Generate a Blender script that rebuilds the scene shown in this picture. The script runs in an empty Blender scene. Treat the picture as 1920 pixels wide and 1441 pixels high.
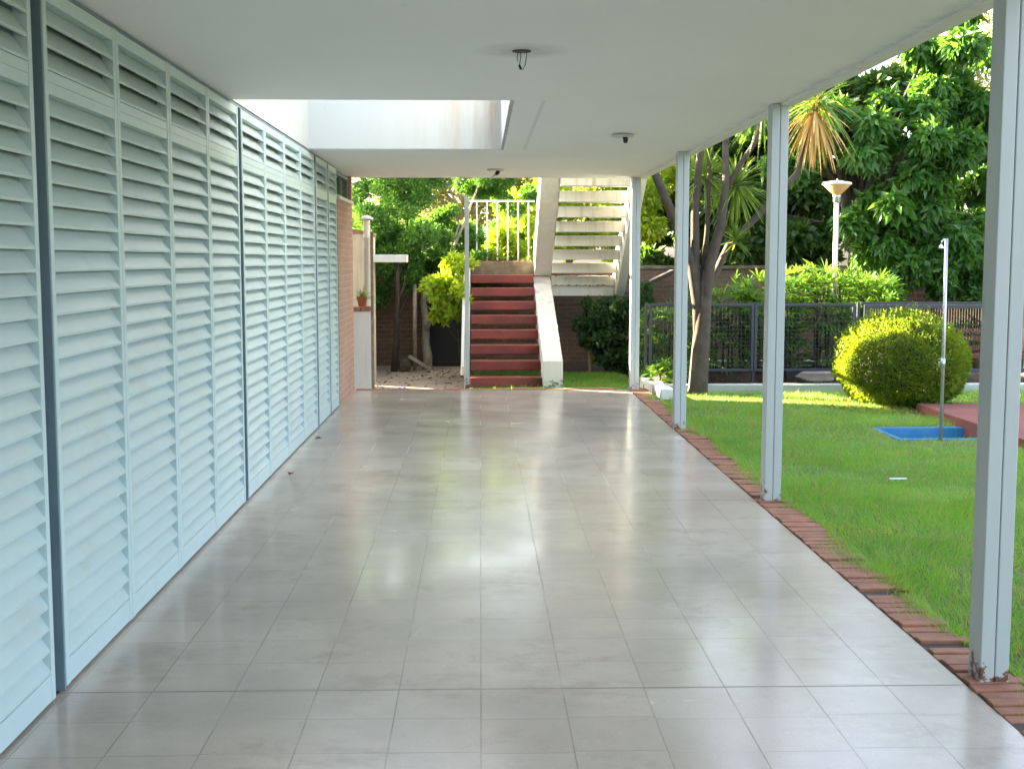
import bpy, math, random
import numpy as np
from mathutils import Vector
random.seed(7); RNG = np.random.default_rng(7)
R = math.radians
S = bpy.context.scene; COL = S.collection
# ---------------------------------------------------------------- camera
H = 1.57; F = 2335.0; VX, VY = 900.0, 487.0
cd = bpy.data.cameras.new('camera'); cam = bpy.data.objects.new('camera', cd); COL.objects.link(cam)
cd.sensor_width = 36; cd.lens = F/1920*36; cd.clip_start = .05; cd.clip_end = 2000
PITCH = math.atan((720.5-VY)/F); YAW = math.atan((960-VX)/F)
cam.location = (0, 0, H); cam.rotation_euler = (R(90)-PITCH, 0, -YAW); S.camera = cam
# ---------------------------------------------------------------- sky, sun, exposure
SUN_EL = 23.0; SUN_DIR = Vector((-0.87, 0.50, 0)).normalized()   # horizontal direction towards the sun
sx, sy = SUN_DIR.x*math.cos(R(SUN_EL)), SUN_DIR.y*math.cos(R(SUN_EL)); sz = math.sin(R(SUN_EL))
W = bpy.data.worlds.new('World'); S.world = W; W.use_nodes = True
nt = W.node_tree; nt.nodes.clear()
sky = nt.nodes.new('ShaderNodeTexSky'); sky.sky_type = 'NISHITA'; sky.sun_disc = False
sky.sun_elevation = R(SUN_EL); sky.sun_rotation = math.atan2(SUN_DIR.x, SUN_DIR.y)
sky.air_density = 1.0; sky.dust_density = 3.5; sky.ozone_density = .7
bg = nt.nodes.new('ShaderNodeBackground'); bg.inputs[1].default_value = .062
wo = nt.nodes.new('ShaderNodeOutputWorld'); hs = nt.nodes.new('ShaderNodeHueSaturation'); hs.inputs['Saturation'].default_value = .68; nt.links.new(sky.outputs[0], hs.inputs['Color']); nt.links.new(hs.outputs[0], bg.inputs[0]); nt.links.new(bg.outputs[0], wo.inputs[0])
ld = bpy.data.lights.new('sun', 'SUN'); ld.energy = 5.0; ld.angle = R(.5); ld.color = (1, .85, .58)
sun = bpy.data.objects.new('sun', ld); COL.objects.link(sun); sun.location = (-20, 20, 20)
sun.rotation_euler = Vector((sx, sy, sz)).to_track_quat('Z', 'Y').to_euler()
S.view_settings.view_transform = 'Standard'; S.view_settings.look = 'None'
S.view_settings.exposure = 4.15; S.view_settings.gamma = 1
S.render.engine = 'CYCLES'
S.cycles.max_bounces = 8; S.cycles.diffuse_bounces = 5; S.cycles.use_denoising = True
S.cycles.transparent_max_bounces = 8

# ---------------------------------------------------------------- materials
class NT:
    def __init__(s, name):
        s.m = bpy.data.materials.new(name); s.m.use_nodes = True; s.t = s.m.node_tree
        s.b = s.t.nodes['Principled BSDF']; s.out = s.t.nodes['Material Output']
        s.pos = s.t.nodes.new('ShaderNodeNewGeometry').outputs['Position']
    def n(s, kind, **kw):
        x = s.t.nodes.new(kind)
        for k, v in kw.items(): setattr(x, k, v)
        return x
    def put(s, sock, v):
        if isinstance(v, bpy.types.NodeSocket): s.t.links.new(v, sock)
        elif v is not None: sock.default_value = v
    def math(s, op, a, b=None, c=None, clamp=False):
        x = s.n('ShaderNodeMath', operation=op); x.use_clamp = clamp
        s.put(x.inputs[0], a); s.put(x.inputs[1], b)
        if c is not None: s.put(x.inputs[2], c)
        return x.outputs[0]
    def noise(s, scale, detail=4, rough=.6, vec=None, dist=0):
        x = s.n('ShaderNodeTexNoise'); s.put(x.inputs['Vector'], vec or s.pos)
        x.inputs['Scale'].default_value = scale; x.inputs['Detail'].default_value = detail
        x.inputs['Roughness'].default_value = rough; x.inputs['Distortion'].default_value = dist
        return x.outputs['Fac']
    def scaled(s, v, vec=None):
        x = s.n('ShaderNodeMapping'); s.put(x.inputs['Vector'], vec or s.pos); x.inputs['Scale'].default_value = v
        return x.outputs[0]
    def ramp(s, f, lo, hi, a=0., b=1.):
        x = s.n('ShaderNodeMapRange'); s.put(x.inputs[0], f)
        for i, v in enumerate((lo, hi, a, b)): s.put(x.inputs[i+1], v)
        return x.outputs[0]
    def mix(s, f, a, b, mode='MIX'):
        x = s.n('ShaderNodeMix', data_type='RGBA', blend_type=mode)
        col = lambda c: (*c, 1) if isinstance(c, tuple) and len(c) == 3 else c
        s.put(x.inputs[0], f); s.put(x.inputs[6], col(a)); s.put(x.inputs[7], col(b))
        return x.outputs[2]
    def xyz(s, vec=None):
        x = s.n('ShaderNodeSeparateXYZ'); s.put(x.inputs[0], vec or s.pos); return x.outputs
    def comb(s, x_, y_, z_=0.):
        x = s.n('ShaderNodeCombineXYZ'); s.put(x.inputs[0], x_); s.put(x.inputs[1], y_); s.put(x.inputs[2], z_); return x.outputs[0]
    def bump(s, h, strength=.3, dist=.01):
        x = s.n('ShaderNodeBump'); x.inputs['Strength'].default_value = strength; x.inputs['Distance'].default_value = dist
        s.put(x.inputs['Height'], h); s.put(s.b.inputs['Normal'], x.outputs[0]); return x.outputs[0]
    def fin(s, color, rough=.6, metallic=0, spec=None):
        s.put(s.b.inputs['Base Color'], (*color, 1) if isinstance(color, tuple) and len(color) == 3 else color)
        s.put(s.b.inputs['Roughness'], rough); s.b.inputs['Metallic'].default_value = metallic
        if spec is not None: s.b.inputs['Specular IOR Level'].default_value = spec
        return s.m

def M_plain(name, c, rough=.6, var=.18, scale=3, fine=60, bump=.15, metallic=0, spec=None):
    t = NT(name); a = t.noise(scale, 5); b = t.noise(fine, 3)
    dark = tuple(x*(1-var) for x in c); lite = tuple(min(1, x*(1+var*.6)) for x in c)
    col = t.mix(t.ramp(a, .3, .7), dark, lite); col = t.mix(t.ramp(b, .35, .75, 0, var*.8), col, tuple(x*.55 for x in c))
    t.bump(b, bump, .004); return t.fin(col, t.ramp(a, .3, .7, rough*.85, min(1, rough*1.15)), metallic, spec)

def M_dirty(name, c, stain, amt=.5, rough=.55, drip=True, chips=None, base_h=None, bump=.2, seed=0.):
    """paint with vertical run marks, blotches, optional chips near the foot"""
    t = NT(name)
    v = t.scaled((14, 14, 1.1)) if drip else t.scaled((4, 4, 4))
    a = t.noise(1.0, 6, .65, v); b = t.noise(2.3+seed, 5, .65); c2 = t.noise(40, 4)
    m = t.math('MULTIPLY', t.ramp(a, .48, .75), t.ramp(b, .35, .7))
    col = t.mix(t.ramp(b, .3, .7), tuple(x*.93 for x in c), c)
    col = t.mix(t.math('MULTIPLY', m, amt, clamp=True), col, stain)
    if chips:
        z = t.xyz()[2]
        near = t.ramp(z, 0, base_h, .20, -.12)
        k = t.ramp(t.math('ADD', t.noise(16, 6, .7), near), .66, .70)
        col = t.mix(k, col, chips)
    t.bump(c2, bump, .003); return t.fin(col, rough)

def M_brick(name, axes, c1, c2, mortar, bw=.25, bh=.07, ms=.012, bump=.6, wash=None, wamt=0):
    t = NT(name); p = t.xyz(); vec = t.comb(p[axes[0]], p[axes[1]])
    wob = t.noise(6, 3); vec2 = t.n('ShaderNodeVectorMath', operation='ADD'); t.put(vec2.inputs[0], vec)
    t.put(vec2.inputs[1], t.comb(t.ramp(wob, 0, 1, -.008, .008), t.ramp(wob, 0, 1, .008, -.008)))
    b = t.n('ShaderNodeTexBrick'); t.put(b.inputs['Vector'], vec2.outputs[0])
    b.inputs['Scale'].default_value = 1; b.inputs['Brick Width'].default_value = bw; b.inputs['Row Height'].default_value = bh
    b.inputs['Mortar Size'].default_value = ms; b.inputs['Mortar Smooth'].default_value = .3
    b.inputs['Color1'].default_value = (*c1, 1); b.inputs['Color2'].default_value = (*c2, 1); b.inputs['Mortar'].default_value = (*mortar, 1)
    n = t.noise(28, 5, .7); col = t.mix(t.ramp(n, .3, .8, 0, .6), b.outputs[0], tuple(x*.5 for x in c1))
    big = t.noise(1.4, 5, .65)
    if wash: col = t.mix(t.math('MULTIPLY', t.ramp(big, .4, .7), wamt), col, wash)
    h = t.math('SUBTRACT', t.math('MULTIPLY', n, .35), b.outputs['Fac'])
    t.bump(h, bump, .012); return t.fin(col, .85)

def M_leaf(name, c, c2, trans=.45, rough=.45, tcol=None, dry=None, dryamt=0., patch=None):
    t = NT(name); g = t.n('ShaderNodeNewGeometry'); r = g.outputs['Random Per Island']
    col = t.mix(r, c, c2)
    big = t.noise(1.6, 3); col = t.mix(t.ramp(big, .35, .7, 0, .5), col, tuple(x*.65 for x in c))
    if patch: col = t.mix(t.math('MULTIPLY', t.ramp(t.noise(2.6, 6, .7), .46, .62, 0, .55), t.ramp(t.noise(9, 3), .3, .6, .4, 1)), col, patch)
    if dry:
        k = t.math('GREATER_THAN', t.math('FRACT', t.math('MULTIPLY', r, 37.7)), 1-dryamt); col = t.mix(k, col, dry)
    t.fin(col, rough); t.b.inputs['Specular IOR Level'].default_value = .35
    tr = t.n('ShaderNodeBsdfTranslucent'); t.put(tr.inputs[0], t.mix(.0, col, col))
    hs = t.n('ShaderNodeMix', data_type='RGBA', blend_type='MULTIPLY'); hs.inputs[0].default_value = 1
    t.put(hs.inputs[6], col); hs.inputs[7].default_value = (*(tcol or (2.6, 2.2, .8)), 1); t.put(tr.inputs[0], hs.outputs[2])
    mx = t.n('ShaderNodeMixShader'); mx.inputs[0].default_value = trans
    t.t.links.new(t.b.outputs[0], mx.inputs[1]); t.t.links.new(tr.outputs[0], mx.inputs[2]); t.t.links.new(mx.outputs[0], t.out.inputs[0])
    return t.m

def M_tiles():
    t = NT('terrazzo_tiles'); p = t.xyz()
    u = t.math('DIVIDE', p[0], .3)
    cu = t.math('FLOOR', u)
    wn = t.n('ShaderNodeTexWhiteNoise', noise_dimensions='1D'); t.put(wn.inputs['W'], cu)
    st = t.math('MULTIPLY', t.math('SUBTRACT', wn.outputs[0], .5), .10)
    v = t.math('ADD', t.math('DIVIDE', t.math('SUBTRACT', p[1], 4.45), .3), st)
    cv = t.math('FLOOR', v)
    def line(x, w):
        f = t.math('FRACT', x); d = t.math('MINIMUM', f, t.math('SUBTRACT', 1., f))
        return t.ramp(d, w*.3, w, 1, 0)
    lu = t.math('MULTIPLY', line(u, .0105), t.ramp(t.noise(2.2, 3), .3, .6, .25, .85))
    lv = t.math('MULTIPLY', line(v, .009), t.ramp(t.noise(1.7, 3), .35, .62, .08, .8))
    strong = None
    for d in (4.45, 8.03, 11.52, 14.98, .9):
        k = t.ramp(t.math('ABSOLUTE', t.math('SUBTRACT', p[1], d)), .0025, .006, 1, 0)
        strong = k if strong is None else t.math('MAXIMUM', strong, k)
    L = t.math('MAXIMUM', t.math('MAXIMUM', lu, lv), strong)
    w2 = t.n('ShaderNodeTexWhiteNoise', noise_dimensions='2D'); t.put(w2.inputs['Vector'], t.comb(cu, cv))
    base = t.mix(w2.outputs[0], (.56, .465, .385), (.61, .52, .44))
    vor = t.n('ShaderNodeTexVoronoi'); vor.inputs['Scale'].default_value = 75; t.put(vor.inputs['Vector'], t.pos)
    chip = t.ramp(vor.outputs['Distance'], .10, .22, 1, 0)
    sp = t.n('ShaderNodeSeparateXYZ'); t.put(sp.inputs[0], vor.outputs['Color'])
    base = t.mix(t.math('MULTIPLY', chip, t.ramp(sp.outputs[0], .5, .9, 0, .8)), base, (.74, .72, .68))
    base = t.mix(t.math('MULTIPLY', chip, t.ramp(sp.outputs[1], .55, .9, 0, .65)), base, (.16, .15, .14))
    big = t.noise(.9, 6, .65); base = t.mix(t.ramp(big, .40, .66, 0, .6), base, (.38, .335, .29))
    base = t.mix(t.math('MULTIPLY', t.ramp(t.noise(2.7, 7, .75), .50, .62), t.ramp(t.noise(.8, 2), .45, .6, 0, .4)), base, (.30, .24, .19))
    spots = t.noise(5.5, 6, .75); base = t.mix(t.ramp(spots, .62, .80, 0, .30), base, (.26, .22, .18))
    tiny = t.noise(70, 2); base = t.mix(t.ramp(tiny, .73, .78, 0, .6), base, (.14, .11, .09))
    base = t.mix(t.math('MULTIPLY', t.ramp(t.noise(1.1, 6, .75, t.scaled((1, 1.6, 1))), .56, .66, 0, .5), t.ramp(t.noise(6, 4), .35, .6, .3, 1)), base, (.36, .27, .19))
    base = t.mix(t.ramp(t.noise(.55, 3), .35, .65, .12, 0), base, (.34, .31, .28))
    col = t.mix(L, base, (.23, .195, .165))
    rough = t.math('ADD', t.ramp(t.noise(1.3, 2, .4), .3, .7, .15, .27), t.math('MULTIPLY', L, .08))
    rough = t.math('ADD', rough, t.ramp(w2.outputs[0], 0, 1, -.01, .01))
    h = t.math('SUBTRACT', t.math('MULTIPLY', t.noise(3.5, 2), .35), t.math('MULTIPLY', L, .25))
    t.bump(h, .30, .003)
    t.fin(col, rough); t.b.inputs['IOR'].default_value = 1.5; t.put(t.b.inputs['Specular IOR Level'], t.ramp(L, 0, 1, .5, .06)); return t.m

def M_ceiling():
    t = NT('ceiling_paint'); p = t.xyz(); c = (.83, .845, .85)
    big = t.noise(.7, 5, .6); f = t.noise(45, 4)
    col = t.mix(t.ramp(big, .3, .7), tuple(x*.95 for x in c), c)
    col = t.mix(t.ramp(t.noise(9, 5, .7), .66, .76, 0, .25), col, (.42, .42, .38))
    for (X, Y, r, k) in ((.2, 6.0, .24, .5), (1.12, 9.87, .2, .15), (.16, 13.7, .18, .2)):
        dx = t.math('SUBTRACT', p[0], X); dy = t.math('SUBTRACT', p[1], Y)
        d = t.math('SQRT', t.math('ADD', t.math('MULTIPLY', dx, dx), t.math('MULTIPLY', dy, dy)))
        col = t.mix(t.math('MULTIPLY', t.ramp(d, .05, r, k, 0), t.ramp(t.noise(12, 4), .3, .6, .5, 1)), col, (.22, .22, .20))
    # old seam right of the opening and grime along the outer edge
    e = t.math('MULTIPLY', t.ramp(t.math('ABSOLUTE', t.math('SUBTRACT', p[0], .40)), .004, .02, .35, 0),
               t.math('MULTIPLY', t.math('GREATER_THAN', p[1], 7.84), t.math('LESS_THAN', p[1], 11.33)))
    col = t.mix(e, col, (.45, .44, .42))
    e2 = t.math('MULTIPLY', t.ramp(p[0], 1.80, 1.90, 0, .45), t.ramp(t.noise(5, 6, .75), .45, .65))
    col = t.mix(e2, col, (.38, .38, .34))
    e3 = t.math('MULTIPLY', t.ramp(p[1], 14.6, 15.0, 0, .5), t.ramp(t.noise(7, 6, .75), .5, .62))
    col = t.mix(e3, col, (.30, .28, .25))
    t.bump(f, .12, .003); return t.fin(col, .8)

def M_lawnbase():
    t = NT('lawn_soil'); a = t.noise(1.3, 6, .7); b = t.noise(30, 5, .7)
    col = t.mix(t.ramp(a, .35, .65), (.12, .20, .04), (.20, .22, .08)); col = t.mix(t.ramp(b, .3, .7, 0, .7), col, (.05, .042, .022))
    t.bump(b, .8, .02); return t.fin(col, .95)

def M_upstand():
    t = NT('white_upstand'); p = t.xyz(); c = (.50, .54, .56)
    v = t.scaled((9, 9, .8)); a = t.noise(1, 6, .65, v)
    k = t.math('MULTIPLY', t.ramp(a, .42, .7), t.ramp(p[0], -.7, .2, .06, .8))
    col = t.mix(k, c, (.36, .25, .15)); col = t.mix(t.ramp(t.noise(26, 4), .7, .76, 0, .6), col, (.25, .22, .2))
    t.bump(a, .1, .003); return t.fin(col, .8)

MT = {}
MT['tiles'] = M_tiles(); MT['ceiling'] = M_ceiling(); MT['lawn'] = M_lawnbase(); MT['upstand'] = M_upstand()
MT['shutter'] = M_dirty('shutter_paint', (.47, .61, .65), (.40, .37, .28), .35, .42, base_h=.3, chips=None)
MT['slat'] = M_dirty('slat_paint', (.45, .57, .60), (.36, .34, .27), .45, .45, drip=False)
MT['backing'] = M_plain('backing_boards', (.48, .43, .35), .8)
MT['darksteel'] = M_plain('dark_blue_steel', (.15, .23, .29), .45)
MT['post'] = M_dirty('post_paint', (.45, .50, .51), (.33, .34, .33), .35, .38, chips=(.15, .07, .045), base_h=.28)
MT['white_render'] = M_dirty('white_render', (.76, .76, .72), (.36, .32, .26), .55, .8)
MT['grey_white'] = M_dirty('weathered_white_concrete', (.70, .68, .62), (.20, .17, .12), .85, .8, chips=(.16, .15, .13), base_h=.25)
MT['cream_render'] = M_dirty('stained_cream_render', (.66, .55, .42), (.20, .13, .08), 1.0, .85)
MT['red_tread'] = M_plain('red_tread_paint', (.24, .046, .036), .55, .45, 2.2, 22, .3)
MT['red_slab'] = M_brick('red_quarry_tiles', (0, 1), (.27, .085, .065), (.22, .07, .055), (.20, .09, .07), .20, .20, .006, .2)
MT['landing'] = M_plain('mossy_concrete', (.13, .105, .075), .9, .6, 7, 30, .5)
MT['brickB'] = M_plain('border_brick', (.37, .165, .10), .8, .4, 9, 50, .5)
MT['mortar'] = M_plain('dark_mortar', (.09, .07, .055), .95, .3, 20, 60, .4)
MT['housebrick'] = M_brick('painted_brick', (1, 2), (.46, .26, .19), (.40, .22, .16), (.50, .36, .29), .25, .07, .010, .7, (.5, .36, .28), .4)
MT['oldbrick'] = M_brick('old_brick', (0, 2), (.20, .095, .055), (.15, .075, .05), (.20, .16, .12), .25, .07, .012, .8, (.08, .07, .045), .8)
MT['patio'] = M_plain('patio_concrete', (.46, .37, .28), .9, .3, 2.5, 30, .3)
MT['curb'] = M_dirty('white_curb_paint', (.44, .47, .43), (.17, .19, .13), .9, .8, drip=False)
MT['blue'] = M_dirty('blue_pool_paint', (.025, .20, .40), (.16, .34, .40), .8, .5, drip=False)
MT['iron'] = M_plain('blue_black_iron', (.035, .042, .060), .45, .3)
MT['wire'] = M_plain('dark_wire', (.03, .033, .04), .5)
MT['galv'] = M_plain('galvanised_pipe', (.55, .57, .58), .3, .15, metallic=.75)
MT['paintpole'] = M_dirty('peeling_cream_paint', (.70, .64, .56), (.30, .17, .12), .6, .5)
MT['copper'] = M_plain('blackened_wire', (.03, .028, .025), .6)
MT['plate'] = M_plain('cream_plastic', (.60, .60, .54), .5)
MT['bark'] = M_plain('grey_brown_bark', (.085, .066, .050), .95, .5, 9, 35, 1.0)
MT['barkdark'] = M_plain('dark_bark', (.055, .04, .03), .95, .4, 9, 35, 1.0)
MT['barkpale'] = M_plain('pale_bark', (.30, .25, .19), .95, .4, 9, 35, 1.0)
MT['wood'] = M_plain('reddish_plank', (.20, .075, .05), .7, .3)
MT['stake'] = M_plain('raw_wood', (.42, .26, .12), .8, .3)
MT['terracotta'] = M_plain('terracotta', (.42, .13, .06), .8, .2)
MT['stone'] = M_plain('pale_stone', (.38, .33, .27), .9, .35, 6, 30, .6)
MT['glassdark'] = M_plain('dark_window', (.035, .035, .035), .12)
MT['black'] = M_plain('near_black_panel', (.012, .012, .013), .6)
MT['soil'] = M_plain('soil', (.075, .052, .034), .95, .5, 4, 30, .8)
MT['litter'] = M_leaf('dead_leaves', (.26, .085, .03), (.15, .06, .03), .15, .7, (1.5, 1, .6))
MT['paper'] = M_plain('white_paper', (.75, .77, .78), .6, .05)
MT['roof'] = M_plain('roof_membrane', (.25, .24, .23), .9)
G = lambda *a, **k: M_leaf(*a, **k)
MT['grass'] = G('grass_blades', (.15, .38, .050), (.24, .46, .075), .45, .5, (1.6, 1.5, .7), dry=(.42, .36, .15), dryamt=.12, patch=(.32, .44, .12))
MT['thuja'] = G('bright_conifer', (.045, .135, .028), (.09, .22, .04), .38)
MT['citrus'] = G('citrus_leaves', (.20, .33, .03), (.32, .42, .05), .5)
MT['vine'] = G('yellow_green_leaves', (.15, .26, .025), (.26, .34, .04), .55)
MT['magnolia'] = G('broad_dark_leaves', (.045, .135, .028), (.085, .20, .04), .36, .3)
MT['darkleaf'] = G('dark_leaves', (.032, .080, .018), (.06, .13, .028), .36)
MT['ivy'] = G('ivy_leaves', (.035, .085, .028), (.06, .13, .04), .3)
MT['box'] = G('box_leaves', (.085, .17, .022), (.17, .26, .028), .42, .45, (3.2, 2.3, .6))
MT['rhapis'] = G('fan_palm_leaves', (.055, .145, .028), (.15, .28, .045), .42)
MT['cordy'] = G('sword_leaves', (.09, .17, .035), (.16, .25, .06), .4)
MT['deadcordy'] = G('dry_sword_leaves', (.50, .33, .12), (.62, .50, .24), .4, .7, (1.6, 1.25, .7))
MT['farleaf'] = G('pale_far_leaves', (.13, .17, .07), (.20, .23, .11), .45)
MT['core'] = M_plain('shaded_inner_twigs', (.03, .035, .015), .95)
# lamp bowl: thin cream plastic, lets light through
t = NT('lamp_bowl'); t.fin((.62, .50, .25), .35)
tr = t.n('ShaderNodeBsdfTranslucent'); tr.inputs[0].default_value = (.85, .66, .28, 1)
mx = t.n('ShaderNodeMixShader'); mx.inputs[0].default_value = .5
t.t.links.new(t.b.outputs[0], mx.inputs[1]); t.t.links.new(tr.outputs[0], mx.inputs[2]); t.t.links.new(mx.outputs[0], t.out.inputs[0]); MT['bowl'] = t.m

# ---------------------------------------------------------------- mesh helpers
WL = {}
def thing(name, label, cat, loc=(0, 0, 0), group=None):
    o = bpy.data.objects.new(name, None); COL.objects.link(o); o.location = loc; o.empty_display_size = .1
    o['label'] = label; o['category'] = cat
    if group: o['group'] = group
    WL[o.name] = Vector(loc); return o
def tag(o, label, cat, group=None):
    o['label'] = label; o['category'] = cat
    if group: o['group'] = group
    return o
class MB:
    def __init__(s): s.v = []; s.f = []
    def box(s, a, b, rot=None, piv=None):
        (x0, y0, z0), (x1, y1, z1) = a, b; i = len(s.v)
        P = [(x0,y0,z0),(x1,y0,z0),(x1,y1,z0),(x0,y1,z0),(x0,y0,z1),(x1,y0,z1),(x1,y1,z1),(x0,y1,z1)]
        if rot is not None:
            c = Vector(piv) if piv else Vector(((x0+x1)/2, (y0+y1)/2, (z0+z1)/2)); P = [tuple(rot @ (Vector(p)-c) + c) for p in P]
        s.v += P
        s.f += [tuple(i+k for k in q) for q in ((0,3,2,1),(4,5,6,7),(0,1,5,4),(1,2,6,5),(2,3,7,6),(3,0,4,7))]; return s
    def prism(s, pts, ax, a, b):
        """extrude polygon pts (2D) along axis ax between a and b"""
        i = len(s.v); n = len(pts)
        def mk(p, q): 
            l = [p[0], p[1]]; l.insert(ax, q); return tuple(l)
        s.v += [mk(p, a) for p in pts] + [mk(p, b) for p in pts]
        s.f += [tuple(range(i, i+n))[::-1], tuple(range(i+n, i+2*n))]
        s.f += [(i+k, i+(k+1) % n, i+n+(k+1) % n, i+n+k) for k in range(n)]; return s
    def tube(s, pts, rad, n=8, cap=True, wob=0):
        pts = [Vector(p) for p in pts]; rad = rad if hasattr(rad, '__len__') else [rad]*len(pts); i0 = len(s.v)
        for k, p in enumerate(pts):
            d = (pts[min(k+1, len(pts)-1)] - pts[max(k-1, 0)]).normalized()
            up = Vector((1, 0, 0)) if abs(d.x) < .8 else Vector((0, 1, 0)); a = d.cross(up).normalized(); b = d.cross(a)
            for j in range(n):
                q = 2*math.pi*j/n; r = rad[k]*(1+(random.uniform(-wob, wob) if wob else 0)); s.v.append(tuple(p + a*math.cos(q)*r + b*math.sin(q)*r))
        for k in range(len(pts)-1):
            for j in range(n):
                a_ = i0+k*n+j; b_ = i0+k*n+(j+1) % n; s.f.append((a_, b_, b_+n, a_+n))
        if cap: s.f.append(tuple(range(i0, i0+n))[::-1]); s.f.append(tuple(i0+(len(pts)-1)*n+j for j in range(n)))
        return s
    def lathe(s, prof, c, n=24):
        i0 = len(s.v)
        for r, z in prof:
            for j in range(n):
                q = 2*math.pi*j/n; s.v.append((c[0]+r*math.cos(q), c[1]+r*math.sin(q), c[2]+z))
        for k in range(len(prof)-1):
            for j in range(n):
                a_ = i0+k*n+j; b_ = i0+k*n+(j+1) % n; s.f.append((a_, b_, b_+n, a_+n))
        return s
    def build(s, name, m, parent=None, loc=None, smooth=False, bevel=0, kind=None):
        off = WL[root_of(parent).name] if parent else Vector(loc or (0, 0, 0))
        me = bpy.data.meshes.new(name); me.from_pydata([(x-off.x, y-off.y, z-off.z) for x, y, z in s.v], [], s.f)
        me.materials.append(MT[m] if isinstance(m, str) else m)
        return link(name, me, parent, off, smooth, bevel, kind)
def root_of(o):
    while o.parent: o = o.parent
    return o
def link(name, me, parent, off, smooth=False, bevel=0, kind=None):
    o = bpy.data.objects.new(name, me); COL.objects.link(o)
    if smooth: me.polygons.foreach_set('use_smooth', [True]*len(me.polygons))
    if parent: o.parent = parent
    else: o.location = off; WL[o.name] = Vector(off)
    if bevel:
        b = o.modifiers.new('bevel', 'BEVEL'); b.width = bevel; b.segments = 2; b.limit_method = 'ANGLE'
    if kind: o['kind'] = kind
    return o
def np_mesh(name, verts, faces, m, parent=None, loc=(0, 0, 0), kind=None, smooth=False):
    """verts (N,3), faces (M,k)"""
    off = WL[root_of(parent).name] if parent else Vector(loc)
    verts = verts - np.array(off); me = bpy.data.meshes.new(name)
    k = faces.shape[1]; me.vertices.add(len(verts)); me.vertices.foreach_set('co', verts.astype(np.float32).ravel())
    me.loops.add(faces.size); me.loops.foreach_set('vertex_index', faces.astype(np.int32).ravel())
    me.polygons.add(len(faces)); me.polygons.foreach_set('loop_start', np.arange(0, faces.size, k, dtype=np.int32))
    me.update(calc_edges=True); me.validate(); me.materials.append(MT[m])
    return link(name, me, parent, off, smooth, 0, kind)
def unit(a): return a/np.maximum(np.linalg.norm(a, axis=1, keepdims=True), 1e-6)
def leaves(P, D, L, Wd, fold=.25, nrm=None):
    """folded kite leaf: base P, direction D, length L, width Wd"""
    n = len(P); D = unit(D)
    up = RNG.normal(size=(n, 3)) if nrm is None else nrm + RNG.normal(size=(n, 3))*.45
    S_ = unit(np.cross(D, up)); N = np.cross(S_, D); L = np.broadcast_to(L, n)[:, None]; Wd = np.broadcast_to(Wd, n)[:, None]
    v = np.stack([P, P+D*L*.45+S_*Wd*.5+N*Wd*fold, P+D*L-N*L*.08, P+D*L*.45-S_*Wd*.5+N*Wd*fold], 1).reshape(-1, 3)
    i = np.arange(n)[:, None]*4
    f = np.concatenate([i+np.array([[0, 1, 2]]), i+np.array([[0, 2, 3]])], 0)
    return v, f
def clump_leaves(clumps, n, L, Wd, shell=.55, droop=.3, outward=1.0):
    """clumps: list of (x,y,z,rx,ry,rz); leaves spread through the outer volume of each"""
    C = np.array(clumps, float); w = (C[:, 3]*C[:, 4]+C[:, 3]*C[:, 5]+C[:, 4]*C[:, 5]); w /= w.sum()
    k = RNG.choice(len(C), n, p=w); d = unit(RNG.normal(size=(n, 3)))
    r = shell + (1-shell)*RNG.random((n, 1))**.6; r *= 1+.12*RNG.normal(size=(n, 1))
    P = C[k, :3] + d*r*C[k, 3:6]
    D = d*outward + RNG.normal(size=(n, 3))*.55 + np.array([0, 0, -droop])
    return leaves(P, D, L*RNG.uniform(.45, 1.4, n), Wd*RNG.uniform(.6, 1.3, n), nrm=d)
def fractal_clumps(base, n, spread=.75, size=(.22, .42)):
    """small clumps scattered on big ones, for an uneven outline"""
    out = []
    for (x, y, z, rx, ry, rz) in base:
        for _ in range(n):
            d = Vector((random.gauss(0, 1), random.gauss(0, 1), random.gauss(0, 1))).normalized(); r = random.uniform(.35, 1)*spread+.25
            q = random.uniform(*size)*(rx+ry+rz)/3
            out.append((x+d.x*r*rx, y+d.y*r*ry, z+d.z*r*rz, q, q, q*random.uniform(.6, .9)))
    return out
def limb(mb, a, b, r0, r1, bend=.15, n=6, sides=7):
    a, b = Vector(a), Vector(b); L = (b-a).length; pts = []
    o1 = Vector((random.uniform(-1, 1), random.uniform(-1, 1), random.uniform(-.4, .4)))*bend*L
    for i in range(n+1):
        t_ = i/n; pts.append(a.lerp(b, t_) + o1*math.sin(math.pi*t_)*(.6) + Vector((random.uniform(-1, 1), random.uniform(-1, 1), 0))*r0*.25*(0 < i < n))
    mb.tube(pts, [r0+(r1-r0)*i/n for i in range(n+1)], sides, True, .08)
def tree(name, label, cat, base, clumps, n, L, Wd, lm, bark='barkdark', tr=.1, top=None, group=None, fan=12, droop=.3, shell=.3, limbs=6, size=(.22, .42), trunk_mb=None):
    r = thing(name, label, cat, base, group)
    mb = trunk_mb or MB()
    if not trunk_mb:
        tp = Vector(top or (base[0], base[1], clumps[0][2])); limb(mb, base, tp, tr, tr*.55, .05)
        for _ in range(limbs):
            c = random.choice(clumps); s_ = Vector(base).lerp(tp, random.uniform(.45, 1))
            limb(mb, s_, (c[0]+random.uniform(-.5, .5)*c[3], c[1]+random.uniform(-.5, .5)*c[4], c[2]+random.uniform(-.3, .6)*c[5]), tr*.45, tr*.12, .12, 5, 5)
    mb.build('trunk', bark, r, smooth=True)
    v, f = clump_leaves(fractal_clumps(clumps, fan, size=size), n, L, Wd, shell, droop); np_mesh('crown', v, f, lm, r)
    return r

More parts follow.
